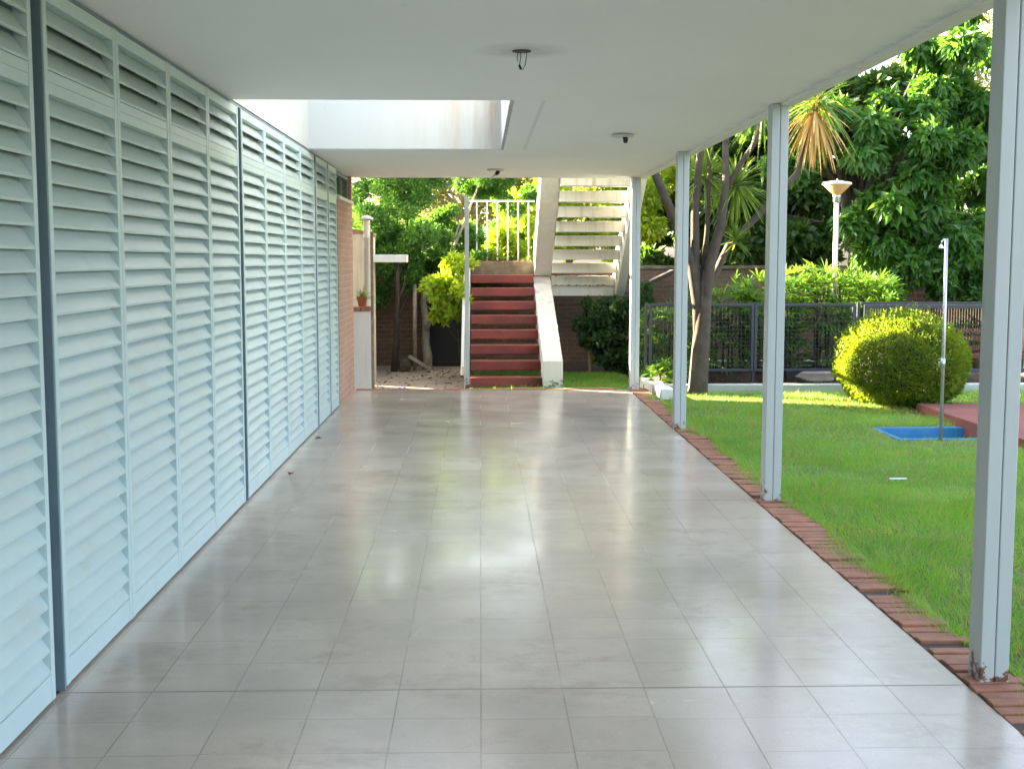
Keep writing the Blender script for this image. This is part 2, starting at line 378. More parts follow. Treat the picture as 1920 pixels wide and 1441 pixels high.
# ================================================================= GROUND
mb = MB(); mb.v += [(-400, -400, -.35), (400, -400, -.35), (400, 400, -.35), (-400, 400, -.35)]; mb.f.append((0, 1, 2, 3))
mb.build('ground', 'soil', kind='structure')
MB().box((-1.54, -6, -.30), (1.80, 15.02, 0)).build('tiled_floor', 'tiles', kind='structure')
# lawn: gently uneven sheet
def lawn_h(x, y):
    return -.035 + .012*np.sin(x*1.7+y*.6) + .01*np.sin(y*1.3-x*.8)
xs = np.concatenate([np.arange(1.99, 3.74, .15), [3.74, 4.70], np.arange(4.85, 14.1, .3)]); ys = np.concatenate([np.arange(-6, 10.9, .3), [10.96, 11.74], np.arange(11.9, 15.0, .3)])
X, Y = np.meshgrid(xs, ys); V = np.stack([X, Y, lawn_h(X, Y)], 2).reshape(-1, 3); nx, ny = len(xs), len(ys)
FC = []
for j in range(ny-1):
    for i in range(nx-1):
        if xs[i] >= 3.739 and xs[i+1] <= 4.701 and ys[j] >= 10.95 and ys[j+1] <= 11.75: continue
        FC.append((j*nx+i, j*nx+i+1, (j+1)*nx+i+1, (j+1)*nx+i))
np_mesh('lawn', V, np.array(FC), 'lawn', kind='structure', smooth=True)
mb = MB(); mb.box((-12, 15.16, -.34), (-.16, 19.5, -.09)); mb.build('patio_paving', 'patio', kind='structure')
mb = MB(); mb.v += [(-.16, 15.12, -.05), (2.05, 15.12, -.05), (2.05, 18.0, -.06), (-.16, 18.0, -.06)]; mb.f.append((0, 1, 2, 3)); mb.build('grass_strip_ground', 'lawn', kind='structure')
mb = MB(); mb.v += [(-.16, 17.99, -.064), (2.05, 17.99, -.064), (2.05, 15.0, -.064), (14.5, 15.0, -.02), (14.5, 40, -.02), (-.16, 40, -.02)]; mb.f.append((0, 1, 2, 3, 4, 5)); mb.build('planting_bed', 'soil', kind='structure')
# brick border, each brick real
def bricks(name, x0, x1, y0, y1, along, gapv=.012, w=.062, skip=None, zt=.012):
    mb = MB(); a, b = (y0, y1) if along == 'y' else (x0, x1); p = a
    while p < b-w:
        j = random.uniform(-.006, .006); z = zt + random.uniform(-.010, .003); rot = Vector((0, 0, 1)); 
        if not (skip and skip(p)):
            if along == 'y': mb.box((x0+j, p, -.09), (x1+j+random.uniform(-.02, .01), p+w, z))
            else: mb.box((p, y0+j, -.09), (p+w, y1+j, z))
        p += w+gapv
    return mb.build(name, 'brickB', kind='structure', bevel=.004)
bricks('brick_border', 1.806, 2.02, -4, 15.12, 'y', skip=lambda p: random.random() < .03)
bricks('brick_border', -1.50, 1.80, 15.028, 15.15, 'x', .010, .2)
MB().box((1.801, -4, -.2), (2.03, 15.14, -.004)).build('border_mortar', 'mortar', kind='structure')
MB().box((-1.51, 15.021, -.2), (1.80, 15.155, -.005)).build('border_mortar', 'mortar', kind='structure')

# ================================================================= GRASS (nobody could count it)
def grass(name, n, fx, hmin, hmax, width, lab):
    P = fx(n); n = len(P)
    cl = (np.sin(P[:, 0]*3.1+1.3*np.sin(P[:, 1]*2.3))+np.sin(P[:, 1]*2.7+1.7*np.sin(P[:, 0]*1.9)))*.25+.5
    h = RNG.uniform(hmin, hmax, n)*(.7+.6*cl); a = RNG.uniform(0, 2*np.pi, n); fl = np.stack([np.sin(P[:, 0]*5+np.sin(P[:, 1]*4)*2), np.cos(P[:, 1]*6+np.sin(P[:, 0]*5)*2)], 1); lean = (RNG.normal(0, .45, (n, 2))+fl*.55)*h[:, None]; h = h*RNG.choice([.7, 1, 1.5], n, p=[.3, .6, .1])
    dx, dy = np.cos(a)*width, np.sin(a)*width
    p0 = P + np.stack([dx, dy, 0*dx], 1); p1 = P - np.stack([dx, dy, 0*dx], 1); tip = P + np.stack([lean[:, 0], lean[:, 1], h], 1)
    v = np.stack([p0, p1, tip], 1).reshape(-1, 3); f = np.arange(3*n).reshape(-1, 3)
    o = np_mesh(name, v, f, 'grass', kind='stuff'); o['label'] = lab; o['category'] = 'grass'; return o
def lawn_pts(n):
    y = RNG.uniform(2.0, 14.9, n*2); x = RNG.uniform(2.0, 9.5, n*2)
    keep = (x < .50*y+3.0) & (RNG.random(n*2) < np.clip(7.5/np.maximum(y, 4), .35, 1))
    keep &= ~((x > 3.70) & (x < 4.74) & (y > 10.93) & (y < 11.78)) & ~((x > 4.58) & (y > 10.4) & (y < 13.25)) & ~((x < 2.2) & (y > 14.1))
    pt = np.sin(x*2.1+np.sin(y*1.7)*1.5)*np.sin(y*1.9+np.sin(x*2.3)); keep &= RNG.random(n*2) < np.where(pt > .55, .45, 1)
    x, y = x[keep], y[keep]; return np.stack([x, y, lawn_h(x, y)-.004], 1)
grass('lawn_grass', 290000, lawn_pts, .028, .068, .0022, 'bright green lawn grass of the garden')
def edge_pts(n):
    y = RNG.uniform(2.0, 14.3, n); s_ = np.abs(RNG.normal(0, .05, n)) * (1+np.sin(y*2.3)*.6+np.sin(y*5.1)*.5)
    x = 2.03 - s_; k = x > 1.84; return np.stack([x[k], y[k], 0*x[k]-.005], 1)
grass('edge_grass', 11000, edge_pts, .02, .06, .0022, 'grass creeping over the brick edging of the lawn')
def strip_pts(n):
    x = RNG.uniform(-.1, 2.0, n); y = RNG.uniform(15.15, 17.9, n); return np.stack([x, y, 0*x-.055], 1)
grass('shade_grass', 22000, strip_pts, .02, .06, .004, 'short grass around and behind the stairs')

def litter(name, P, L, lab):
    n = len(P); a = RNG.uniform(0, 2*np.pi, n); D = np.stack([np.cos(a), np.sin(a), RNG.normal(0, .12, n)], 1)
    v, f = leaves(P, D, L*RNG.uniform(.6, 1.3, n), L*.55*RNG.uniform(.7, 1.2, n), .3, nrm=np.tile([[0, 0, 3.]], (n, 1)))
    o = np_mesh(name, v, f, 'litter', kind='stuff'); o['label'] = lab; o['category'] = 'leaf litter'; return o
n = 150; P = np.stack([RNG.uniform(-1.4, -.2, n), 15.3+3.8*RNG.random(n)**.8, np.full(n, -.085)], 1); litter('leaf_litter', P, .055, 'dry brown leaves scattered over the patio paving')
n = 700; a = RNG.uniform(0, 2*np.pi, n); q = .85*np.sqrt(RNG.random(n)); P = np.stack([4.55+q*np.cos(a), 13.35+q*np.sin(a)*.9, np.full(n, -.012)], 1); litter('leaf_litter', P, .05, 'brown leaf litter around the foot of the round bush')
n = 60; P = np.stack([RNG.uniform(-.1, .76, n), RNG.uniform(18.44, 18.8, n), np.full(n, 1.556)], 1); litter('leaf_litter', P, .06, 'dry leaves lying on the stair landing')
n = 120; P = np.stack([RNG.uniform(1.07, 1.95, n), RNG.uniform(18.1, 19.0, n), np.where(RNG.random(n) < .4, 1.34, 1.20)], 1); litter('leaf_litter', P, .06, 'dry leaves on the lowest white stairs')
n = 500; P = np.stack([RNG.uniform(2.3, 8, n), RNG.uniform(15.15, 17.2, n), np.full(n, -.012)], 1); litter('leaf_litter', P, .07, 'brown leaves on the soil along the iron fence')
def dryleaf(x, y, z, L, lab, m='litter'):
    v, f = leaves(np.array([[x, y, z]]), np.array([[random.uniform(-1, 1), random.uniform(-1, 1), .12]]), L, L*.6, .35, nrm=np.array([[0, 0, 4.]]))
    o = np_mesh('fallen_leaf', v, f, m, loc=(x, y, z)); tag(o, lab, 'leaf', 'single fallen leaves')
dryleaf(-1.40, 9.05, .004, .085, 'curled brown leaf on the floor beside the shutters under the roof opening')
dryleaf(-1.46, 10.9, .004, .07, 'small brown leaf in the floor corner against the farthest shutters')
dryleaf(3.62, 7.25, .012, .09, 'dark brown leaf on the lawn right of the second post, the farther of two')
dryleaf(2.62, 6.15, .012, .08, 'red-brown leaf on the lawn between the two nearest posts')
dryleaf(2.02, 5.65, .012, .07, 'brown leaf lying where the grass meets the brick edging')
o = MB().box((2.93, 8.72, .01), (3.05, 8.745, .016)).build('paper_scrap', 'paper', loc=(2.99, 8.73, .01)); tag(o, 'thin white scrap lying on the lawn right of the second post', 'litter')

# ================================================================= HOUSE
house = thing('house', 'long low white house with a flat slab over the tiled porch', 'house', (-1.6, 15.0, 0))
zc = 2.55
mb = MB()
mb.box((-8, -6, zc), (1.90, 7.84, 2.86)); mb.box((.217, 7.84, zc), (1.90, 11.33, 2.86)); mb.box((-8, 11.33, zc), (1.90, 15.05, 2.86)); mb.box((-8, 7.84, zc), (-1.56, 11.33, 2.86))
slab = mb.build('porch_roof', 'ceiling', house)
mb = MB(); mb.box((1.90, -6, 2.535), (1.99, 15.05, 2.90)); mb.box((-1.5, 15.05, 2.545), (1.99, 15.10, 2.90)); mb.build('fascia', 'white_render', slab, bevel=.006)
mb = MB()
mb.box((-1.56, 7.842, zc-.0), (-1.521, 11.328, 3.55)); mb.box((-1.521, 11.29, zc+.004), (.190, 11.328, 3.45)); mb.box((.190, 7.842, zc+.004), (.215, 11.328, 3.45)); mb.box((-1.521, 7.76, 2.861), (.217, 7.838, 2.95))
mb.build('opening_upstand', 'upstand', slab)
MB().box((-8, -6, 2.861), (-1.561, 15.05, 3.75)).build('upper_wall', 'white_render', house)
MB().box((-8, -6, -.3), (-1.68, 13.40, zc-.002)).build('wall', 'backing', house)
MB().box((-1.68, -6, -.3), (-1.535, 2.55, zc-.002)).build('wall', 'white_render', house)
MB().box((-8, 15.055, -.3), (-2.25, 16.95, 6.6)).build('sun_block_wall', 'white_render', house)  # added wall out of view, blocks the sun from porch floor and lawn
# brick end with the high window
mb = MB(); mb.box((-8, 13.49, -.3), (-1.521, 15.05, 2.215)); mb.box((-8, 14.93, 2.215), (-1.521, 15.05, zc-.002)); mb.box((-8, 13.49, 2.215), (-1.9, 14.93, zc-.002)); mb.box((-8, 13.40, -.3), (-1.60, 13.488, zc-.003))
bw = mb.build('brick_wall', 'housebrick', house)
win = MB(); win.box((-1.60, 13.50, 2.255), (-1.56, 13.54, 2.53)); win.box((-1.60, 14.88, 2.255), (-1.56, 14.92, 2.53)); win.box((-1.60, 13.54, 2.50), (-1.56, 14.88, 2.53)); win.box((-1.60, 13.54, 2.255), (-1.56, 14.88, 2.285)); win.box((-1.60, 14.19, 2.285), (-1.56, 14.23, 2.50))
w_ = win.build('window', 'darksteel', house); MB().box((-1.585, 13.541, 2.286), (-1.578, 14.879, 2.499)).build('pane', 'glassdark', w_)
MB().box((-1.62, 13.47, 2.216), (-1.49, 14.95, 2.252)).build('window_sill', 'white_render', house, bevel=.004)
# recessed steel in the gaps between the shutter bays
for y0, y1 in ((4.37, 4.48), (8.01, 8.11), (11.64, 11.745), (12.655, 12.71)):
    mb = MB(); mb.box((-1.66, y0-.03, 0), (-1.62, y1+.03, zc-.005)); mb.box((-1.62, y1-.014, 0), (-1.522, y1-.002, zc-.02)); mb.build('jamb', 'darksteel', house)
mb = MB(); mb.box((-1.66, 2.56, 2.532), (-1.53, 13.39, zc-.003)); mb.build('shutter_head', 'darksteel', house)

# ================================================================= SHUTTERS
def make_shutter(Wd, label, y):
    r = thing('louvered_shutter', label, 'shutter', (-1.52, y, .012), 'louvered shutters along the porch wall')
    st = .040; T = .050; Ht = 2.515; o = Vector((-1.52, y, .012)); P = lambda x, yy, z: (o.x+x, o.y+yy, o.z+z)
    g = .0035; top = .052; mid = .082; bot = .095; pitch = .0785
    mb = MB()
    mb.box(P(-T, g, 0), P(0, st, Ht)); mb.box(P(-T, Wd-st, 0), P(0, Wd-g, Ht))
    zt = Ht-top; zm1 = zt-3*pitch-.004; zm0 = zm1-mid
    mb.box(P(-T, st, zt), P(-.002, Wd-st, Ht-.001)); mb.box(P(-T, st, zm0+.042), P(-.002, Wd-st, zm1)); mb.box(P(-T, st, zm0), P(-.0026, Wd-st, zm0+.0416)); mb.box(P(-T, st, .001), P(-.002, Wd-st, bot))
    mb.build('frame', 'shutter', r, bevel=.002)
    sl = MB(); th = .007
    def slat(z):
        j = random.uniform(-.0015, .0015)
        x0, x1, h = -.066, -.0025+j, .097
        sl.prism([(o.x+x1, o.z+z), (o.x+x1, o.z+z+.010), (o.x+x0+th*.6, o.z+z+h+.003), (o.x+x0, o.z+z+h), (o.x+x1-.008, o.z+z)], 1, o.y+st, o.y+Wd-st)
    for k in range(3): slat(zt-(k+1)*pitch-.002)
    n = int((zm0-bot)/pitch); p2 = (zm0-bot)/n
    for k in range(n): slat(bot+k*p2+.003)
    sl.build('slats', 'slat', r)
    return r
def copy_thing(r, loc, label):
    c = r.copy(); COL.objects.link(c); c.location = loc; c['label'] = label; WL[c.name] = Vector(loc)
    for ch in list(r.children):
        d = ch.copy(); COL.objects.link(d); d.parent = c
    return c
ordn = ['first', 'second', 'third', 'fourth']
src = make_shutter(.8825, 'pale blue louvered shutter cut by the left edge of the photo, nearest the camera', 3.4875)
for k in range(4):
    copy_thing(src, (-1.52, 4.48+k*.8825, .012), ['pale blue louvered shutter just beyond the nearest dark gap, tallest one seen whole', 'second louvered shutter beyond the nearest dark gap', 'third louvered shutter beyond the nearest dark gap', 'fourth louvered shutter, just before the second dark gap and the roof opening'][k])
for k in range(4):
    copy_thing(src, (-1.52, 8.11+k*.8825, .012), ['bluish louvered shutter just beyond the second dark gap, under the roof opening', 'second louvered shutter of the row under the roof opening', 'third louvered shutter of the row under the roof opening', 'last louvered shutter of the row under the roof opening, before the thin light strip'][k])
copy_thing(src, (-1.52, 11.745, .012), 'louvered shutter past the roof opening, second from the brick wall')
make_shutter(.70, 'narrowest louvered shutter, farthest away and touching the brick wall', 12.71)

# ================================================================= PORCH POSTS
for k, y in enumerate((4.44, 7.93, 11.42, 14.93)):
    mb = MB(); x = (1.85, 1.843, 1.80, 1.81)[k]
    mb.box((x, y, -.1), (x+.0525, y+.115, 2.548)); mb.box((x+.0555, y, -.1), (x+.108, y+.115, 2.548)); mb.box((x+.050, y+.008, -.1), (x+.058, y+.107, 2.546))
    o = mb.build('porch_post', 'post', loc=(x+.05, y+.05, 0), bevel=.004)
    tag(o, ['nearest steel porch post, rusty at its foot, cut by the right edge of the photo', 'second steel porch post with peeling rusty foot on the brick edging', 'third steel porch post, beside the sword-leaved tree trunk', 'farthest steel porch post, beside the white flight of stairs'][k], 'post', 'steel posts carrying the porch roof')

# ================================================================= CEILING LIGHTS
r = thing('ceiling_outlet', 'bare ceiling outlet with black wires dangling from the sooty ceiling', 'light outlet', (.2, 6.0, zc))
MB().lathe([(0, -.004), (.042, -.004), (.046, 0), (.0, .001)], (.2, 6.0, zc-.001), 20).build('socket_box', 'copper', r)
for pts in ([(.185, 5.99, zc), (.178, 5.985, zc-.03), (.18, 5.99, zc-.05)], [(.192, 6, zc), (.196, 5.99, zc-.03), (.187, 5.985, zc-.075), (.192, 5.98, zc-.085), (.205, 5.98, zc-.088), (.215, 5.985, zc-.07), (.222, 5.99, zc-.03), (.224, 6, zc)], [(.188, 5.985, zc-.07), (.196, 5.98, zc-.088)]):
    MB().tube(pts, .0022 if len(pts) > 2 else .006, 6).build('wire', 'copper', r)
r = thing('ceiling_lamp', 'round cream ceiling lamp plate with dark stub, nearer the lawn side', 'lamp', (1.12, 9.87, zc))
MB().lathe([(0, -.026), (.075, -.026), (.088, -.020), (.088, -.008), (.07, 0)], (1.12, 9.87, zc-.001), 28).build('plate', 'plate', r, smooth=False)
MB().tube([(1.135, 9.86, zc-.02), (1.142, 9.85, zc-.045), (1.138, 9.84, zc-.068)], [.018, .02, .016], 12).build('socket', 'copper', r, smooth=True)
r = thing('ceiling_lamp', 'ceiling lamp base with a bent arm hanging above the red stairs', 'lamp', (.17, 13.7, zc))
MB().lathe([(0, -.02), (.085, -.02), (.095, -.012), (.09, 0)], (.17, 13.7, zc-.001), 28).build('plate', 'plate', r)
MB().tube([(.20, 13.68, zc-.015), (.195, 13.67, zc-.04), (.175, 13.66, zc-.06)], [.022, .024, .018], 12).build('socket', 'copper', r, smooth=True)
MB().tube([(.18, 13.66, zc-.055), (.13, 13.65, zc-.095), (.11, 13.65, zc-.12)], [.012, .010, .006], 10).build('arm', 'galv', r, smooth=True)

# ================================================================= STAIRCASE
st = thing('staircase', 'outdoor dog-leg staircase with red lower treads and a white upper flight', 'staircase', (.8, 15.8, -.05))
for i in range(8):
    y = 15.72 + i*.345; z = .085 + i*.181
    mb = MB(); mb.box((-.125, y, z-.118), (.78, y+.30, z)); o = mb.build('tread', 'red_tread', st, bevel=.006)
mb = MB(); mb.box((-.20, 18.42, 1.335), (1.05, 19.25, 1.55)); mb.build('landing', 'landing', st, bevel=.01)
# left stringer of the lower flight
mb = MB(); mb.prism([(15.85, -.08), (15.85, .16), (18.42, 1.53), (18.42, 1.33), (16.3, -.08)], 0, -.20, -.14); mb.prism([(15.85, .10), (15.85, .22), (18.4, 1.56), (18.4, 1.50)], 0, -.245, -.205); mb.build('stringer', 'grey_white', st, bevel=.004)
# spine stringer of the lower flight
mb = MB(); mb.prism([(15.52, -.08), (15.50, .31), (18.45, 1.33), (19.2, 1.33), (19.2, 1.05), (18.3, 1.03), (16.2, -.08)], 0, .785, 1.035); mb.build('stringer', 'grey_white', st, bevel=.006)
# upper flight: spine stringer, outer stringer, treads, landing beam
def z2(y): return 1.60 + (18.4-y)*.633-.27
mb = MB(); mb.prism([(18.75, 1.332), (18.4, 1.335), (15.12, 3.40), (15.12, 3.72), (18.75, 1.70)], 0, .80, 1.047); mb.build('stringer', 'white_render', st, bevel=.006)
mb = MB(); mb.prism([(18.62, 1.04), (18.25, 1.04), (15.12, 3.02), (15.12, 3.42), (18.62, 1.52)], 0, 1.985, 2.11); mb.build('stringer', 'white_render', st, bevel=.006)
mb = MB(); mb.box((1.04, 18.42, 1.04), (1.982, 18.60, 1.19)); mb.box((1.04, 18.60, 1.12), (1.982, 19.25, 1.19)); mb.build('landing', 'white_render', st, bevel=.006)
for i in range(10):
    y = 18.36 - i*.305; z = 1.335 + i*.19
    if y < 15.3: break
    mb = MB(); mb.box((1.05, y, z-.145), (1.982, y+.29, z)); o = mb.build('tread', 'grey_white', st, bevel=.005); o['label'] = 'white weathered tread'
# handrail post and rail on the left, landing balustrade
mb = MB(); mb.box((-.188, 15.62, -.08), (-.135, 15.66, 2.34)); mb.build('newel_post', 'post', st, bevel=.003)
mb = MB(); mb.prism([(15.66, 2.28), (15.66, 2.33), (19.2, 2.49), (19.2, 2.45)], 0, -.178, -.148); mb.build('handrail', 'post', st)
mb = MB(); mb.box((-.19, 19.18, 2.445), (.84, 19.21, 2.475)); rl = mb.build('railing', 'paintpole', st, bevel=.003)
for i in range(7):
    x = -.045 + i*.158
    MB().box((x-.012, 19.183, 1.55), (x+.012, 19.207, 2.445)).build('baluster', 'paintpole', rl)

# ================================================================= OUTHOUSE & LOW WALL, left beyond the porch
r = thing('outhouse', 'stained cream outhouse wall with red coping beyond the brick corner', 'outhouse', (-2.6, 17.5, 0))
MB().prism([(-2.24, -.2), (-1.435, -.2), (-1.435, 1.88), (-1.62, 1.93), (-2.24, 1.99)], 1, 17.0, 17.22).build('wall', 'cream_render', r)
MB().box((-2.24, 17.225, -.2), (-1.72, 19.4, 1.85)).build('patio_sun_screen', 'cream_render', r)  # added block hidden behind the front wall, keeps sun off patio and treads
MB().prism([(-2.24, 1.994), (-1.62, 1.932), (-1.42, 1.885), (-1.42, 1.92), (-1.62, 1.975), (-2.24, 2.035)], 1, 16.97, 17.25).build('coping', 'brickB', r)
MB().box((-1.434, 16.9, 1.535), (-.99, 17.35, 1.64)).build('canopy', 'white_render', r, bevel=.006).__setitem__('label', 'small white canopy slab with dark drip stains')
r = thing('low_wall', 'low white wall with worn brick coping under the potted plant', 'wall', (-1.6, 15.8, 0))
MB().box((-2.24, 15.55, -.2), (-1.362, 15.75, .93)).build('wall_body', 'white_render', r, bevel=.006)
mb = MB(); x = -2.23
while x < -1.40: mb.box((x, 15.53, .933), (x+.115, 15.78, .985+random.uniform(-.004, .004))); x += .125
mb.build('coping', 'brickB', r, bevel=.004)
o = MB().box((-1.358, 15.56, -.1), (-1.325, 15.62, 1.92)).build('edge_post', 'barkpale', loc=(-1.34, 15.59, 0)); tag(o, 'thin rusty brown post at the end of the low white wall', 'post')
r = thing('vent_pipe', 'cream vent pipe with a flat round cap behind the low wall', 'vent pipe', (-1.437, 16.0, 0))
MB().lathe([(.042, -.1), (.042, 1.84), (.047, 1.845), (.047, 1.865), (.042, 1.87), (.042, 2.07)], (-1.437, 16.0, 0), 20).build('pipe', 'paintpole', r, smooth=True)
MB().lathe([(.0, 2.135), (.03, 2.13), (.088, 2.095), (.088, 2.085), (.02, 2.07), (.0, 2.07)], (-1.437, 16.0, 0), 24).build('cap', 'paintpole', r)
# potted spider plant
r = thing('potted_plant', 'terracotta pot with a spiky grassy plant standing on the low wall', 'potted plant', (-1.475, 15.66, .986))
MB().lathe([(0, 0), (.045, 0), (.062, .10), (.068, .10), (.068, .125), (.055, .125), (.052, .10), (0, .10)], (-1.475, 15.66, .988), 20).build('pot', 'terracotta', r, smooth=False)
def blades(P, D, L, Wd, droop, seg=4):
    """arching strap leaves"""
    n = len(P); D = unit(D); side = unit(np.cross(D, np.array([[0, 0, 1.]])+RNG.normal(size=(n, 3))*.15)); rows = []
    L = np.broadcast_to(L, n)[:, None]; Wd = np.broadcast_to(Wd, n)[:, None]; droop = np.broadcast_to(droop, n)[:, None]
    for k in range(seg+1):
        t_ = k/seg; c = P + D*L*t_ + np.array([[0, 0, -1.]])*droop*L*t_*t_; w = Wd*(math.sin(math.pi*(.15+.85*(1-t_)))*.5+.5*(1-t_)) if k < seg else Wd*.04
        rows.append(c+side*w*.5); rows.append(c-side*w*.5)
    v = np.stack(rows, 1).reshape(-1, 3); m_ = 2*(seg+1); i = np.arange(n)[:, None]*m_; f = np.concatenate([i+np.array([[2*k, 2*k+1, 2*k+3, 2*k+2]]) for k in range(seg)], 0)
    return v, f
n = 70; a = RNG.uniform(0, 2*np.pi, n); e = RNG.uniform(.2, 1.4, n)
v, f = blades(np.tile([[-1.475, 15.66, 1.09]], (n, 1)), np.stack([np.cos(a)*np.cos(e), np.sin(a)*np.cos(e), np.sin(e)], 1), RNG.uniform(.18, .36, n), .012, RNG.uniform(.2, .9, n))
np_mesh('foliage', v, f, 'cordy', r)

# ================================================================= GARDEN WALL
r = thing('garden_wall', 'old brown brick garden wall behind the stairs and trees', 'wall', (2, 19.6, 0))
MB().box((-6, 19.5, -.3), (13, 19.72, 1.42)).build('wall_body', 'oldbrick', r)
MB().box((-6, 19.46, 1.424), (13, 19.76, 1.48)).build('coping', 'landing', r, bevel=.01)
o = MB().box((-.78, 19.42, -.05), (-.25, 19.47, .80)).build('black_panel', 'black', loc=(-.5, 19.45, -.05), bevel=.004); tag(o, 'small black panel set against the brick wall left of the stairs', 'door')  # plain near-black panel put in for a dark opening in the wall
# sloping brown lean-to roof behind the far post
o = MB().prism([(2.25, 1.02), (2.95, 1.36), (2.95, 1.42), (2.25, 1.08)], 1, 18.9, 19.4).build('sloping_board', 'barkdark', loc=(2.6, 19.2, 1.0)); tag(o, 'sloping brown board leaning against the brick wall beyond the farthest post', 'board')

# ================================================================= CURBS, FENCE
MB().box((2.26, 14.93, -.1), (14, 15.10, .065)).build('garden_curb', 'curb', kind='structure', bevel=.008)
mb = MB(); mb.prism([(2.05, 15.9), (2.10, 14.35), (2.25, 14.35), (2.24, 15.9)], 2, -.1, .075); mb.build('white_curb_end', 'white_render', kind='structure', bevel=.012)
def frame(mb, x0, x1, y, z0, z1, w=.045):
    mb.box((x0, y, z0), (x0+w, y+.035, z1)); mb.box((x1-w, y, z0), (x1, y+.035, z1)); mb.box((x0+w, y, z1-w), (x1-w, y+.035, z1)); mb.box((x0+w, y, z0), (x1-w, y+.035, z0+w))
yF = 15.8
def wire_mesh(x0, x1, y, z0, z1, sx, sz, rw=.0022):
    mb = MB(); x = x0
    while x < x1: mb.box((x-rw, y, z0), (x+rw, y+.004, z1)); x += sx
    z = z0
    while z < z1: mb.box((x0, y+.0045, z-rw), (x1, y+.008, z+rw)); z += sz
    return mb
r = thing('mesh_fence', 'dark blue iron fence with fine wire mesh in front of the fan palms', 'fence', (3.5, yF, 0))
for (x0, x1) in ((2.15, 3.50), (3.50, 4.80)):
    mb = MB(); frame(mb, x0+.003, x1-.003, yF, .15, 1.02, .036); mb.build('panel_frame', 'iron', r, bevel=.003)
    wire_mesh(x0+.04, x1-.04, yF+.012, .18, 1.0, .05, .05).build('wire_mesh', 'wire', r)
for x in (2.10, 3.485, 4.83): MB().box((x, yF+.038, -.05), (x+.035, yF+.073, 1.03)).build('post', 'iron', r)
r = thing('slatted_gate', 'dark iron gate with upright slats behind the round bush', 'gate', (6.5, yF, 0))
mb = MB(); frame(mb, 4.90, 11.2, yF-.02, .13, 1.0, .05); mb.box((5.55, yF-.01, .18), (5.59, yF+.02, .95)); mb.box((6.45, yF-.01, .18), (6.49, yF+.02, .95)); mb.build('gate_frame', 'iron', r, bevel=.003)
mb = MB(); x = 4.96
while x < 11.15: mb.box((x, yF+.03, .40), (x+.012, yF+.038, .95)); x += .035
mb.build('slats', 'barkdark', r)
mb = MB(); mb.box((4.88, yF+.045, 1.0), (11.2, yF+.08, 1.03)); mb.build('top_rail', 'iron', r)
# pool coping behind, pale stones, bench
MB().box((2.3, 17.6, -.05), (5.0, 17.85, .13)).build('pool_coping', 'curb', kind='structure')
def rock(loc, s, m, label, cat, seed=1):
    rr = random.Random(seed); mb = MB(); n, k = 10, 6
    for a in range(k+1):
        th = math.pi*a/k
        for b in range(n):
            ph = 2*math.pi*b/n; q = 1+rr.uniform(-.14, .14); sg = lambda v: math.copysign(abs(v)**.6, v)
            mb.v.append((loc[0]+s[0]*sg(math.sin(th)*math.cos(ph))*q, loc[1]+s[1]*sg(math.sin(th)*math.sin(ph))*q, loc[2]+s[2]*(1+sg(math.cos(th))*q)))
    for a in range(k):
        for b in range(n): mb.f.append((a*n+b, a*n+(b+1) % n, (a+1)*n+(b+1) % n, (a+1)*n+b))
    o = mb.build('stone', m, loc=loc); return tag(o, label, cat)
rock((4.42, 16.25, -.03), (.24, .12, .07), 'stone', 'flat pale stone lying behind the fence left of the round bush', 'stone', 3)
rock((-1.14, 18.6, -.1), (.10, .07, .10), 'landing', 'squat lump of broken concrete at the foot of the dark tree trunk', 'rubble', 5)
o = MB().box((-1.10, 18.4, .01), (-.72, 18.52, .05), rot=Vector((0, 1, 0)).to_track_quat('Y', 'Z').to_matrix()).build('broken_slab', 'stone', loc=(-.9, 18.45, 0)); o.rotation_euler = (0, R(32), 0); tag(o, 'broken slab leaning by the dark tree trunk on the patio', 'rubble'); o.location.z = .02
r = thing('garden_bench', 'reddish plank bench half hidden behind the right side of the round bush', 'bench', (6.4, 16.3, 0))
for i, (z, y) in enumerate(((.30, 16.35), (.40, 16.5), (.52, 16.6), (.62, 16.62))): MB().box((5.95, y-.04, z-.03), (7.6, y+(.10 if i == 0 else 0), z+.03)).build('plank', 'wood', r, bevel=.004)
for x in (6.0, 7.4): MB().box((x, 16.3, -.05), (x+.06, 16.7, .27)).build('leg', 'stone', r)
MB().box((5.8, 16.2, -.05), (7.8, 16.9, .02)).build('bench_slab', 'landing', r)

# ================================================================= SHOWER, BASIN, PLATFORM
mb = MB(); zb = -.03
mb.box((3.74, 10.96, -.32), (4.70, 11.74, -.26)); mb.box((3.74, 10.96, -.26), (3.79, 11.74, zb+.004)); mb.box((4.65, 10.96, -.26), (4.70, 11.74, zb+.004)); mb.box((3.79, 10.96, -.26), (4.65, 11.01, zb+.004)); mb.box((3.79, 11.69, -.26), (4.65, 11.74, zb+.008))
o = mb.build('foot_basin', 'blue', loc=(4.2, 11.35, -.32), bevel=.006); tag(o, 'blue painted foot basin sunk in the lawn under the shower', 'basin')
o = MB().box((4.62, 10.3, -.2), (9.5, 13.0, .055)).build('red_platform', 'red_slab', loc=(7, 11.7, -.2), bevel=.008); tag(o, 'red tiled platform beside the blue basin', 'platform')
r = thing('garden_shower', 'thin galvanised shower pole rising from the edge of the blue basin', 'shower', (4.115, 10.93, -.05))
MB().tube([(4.115, 10.93, -.1), (4.113, 10.93, .9), (4.105, 10.93, 1.755)], .0155, 14).build('pole', 'galv', r, smooth=True)
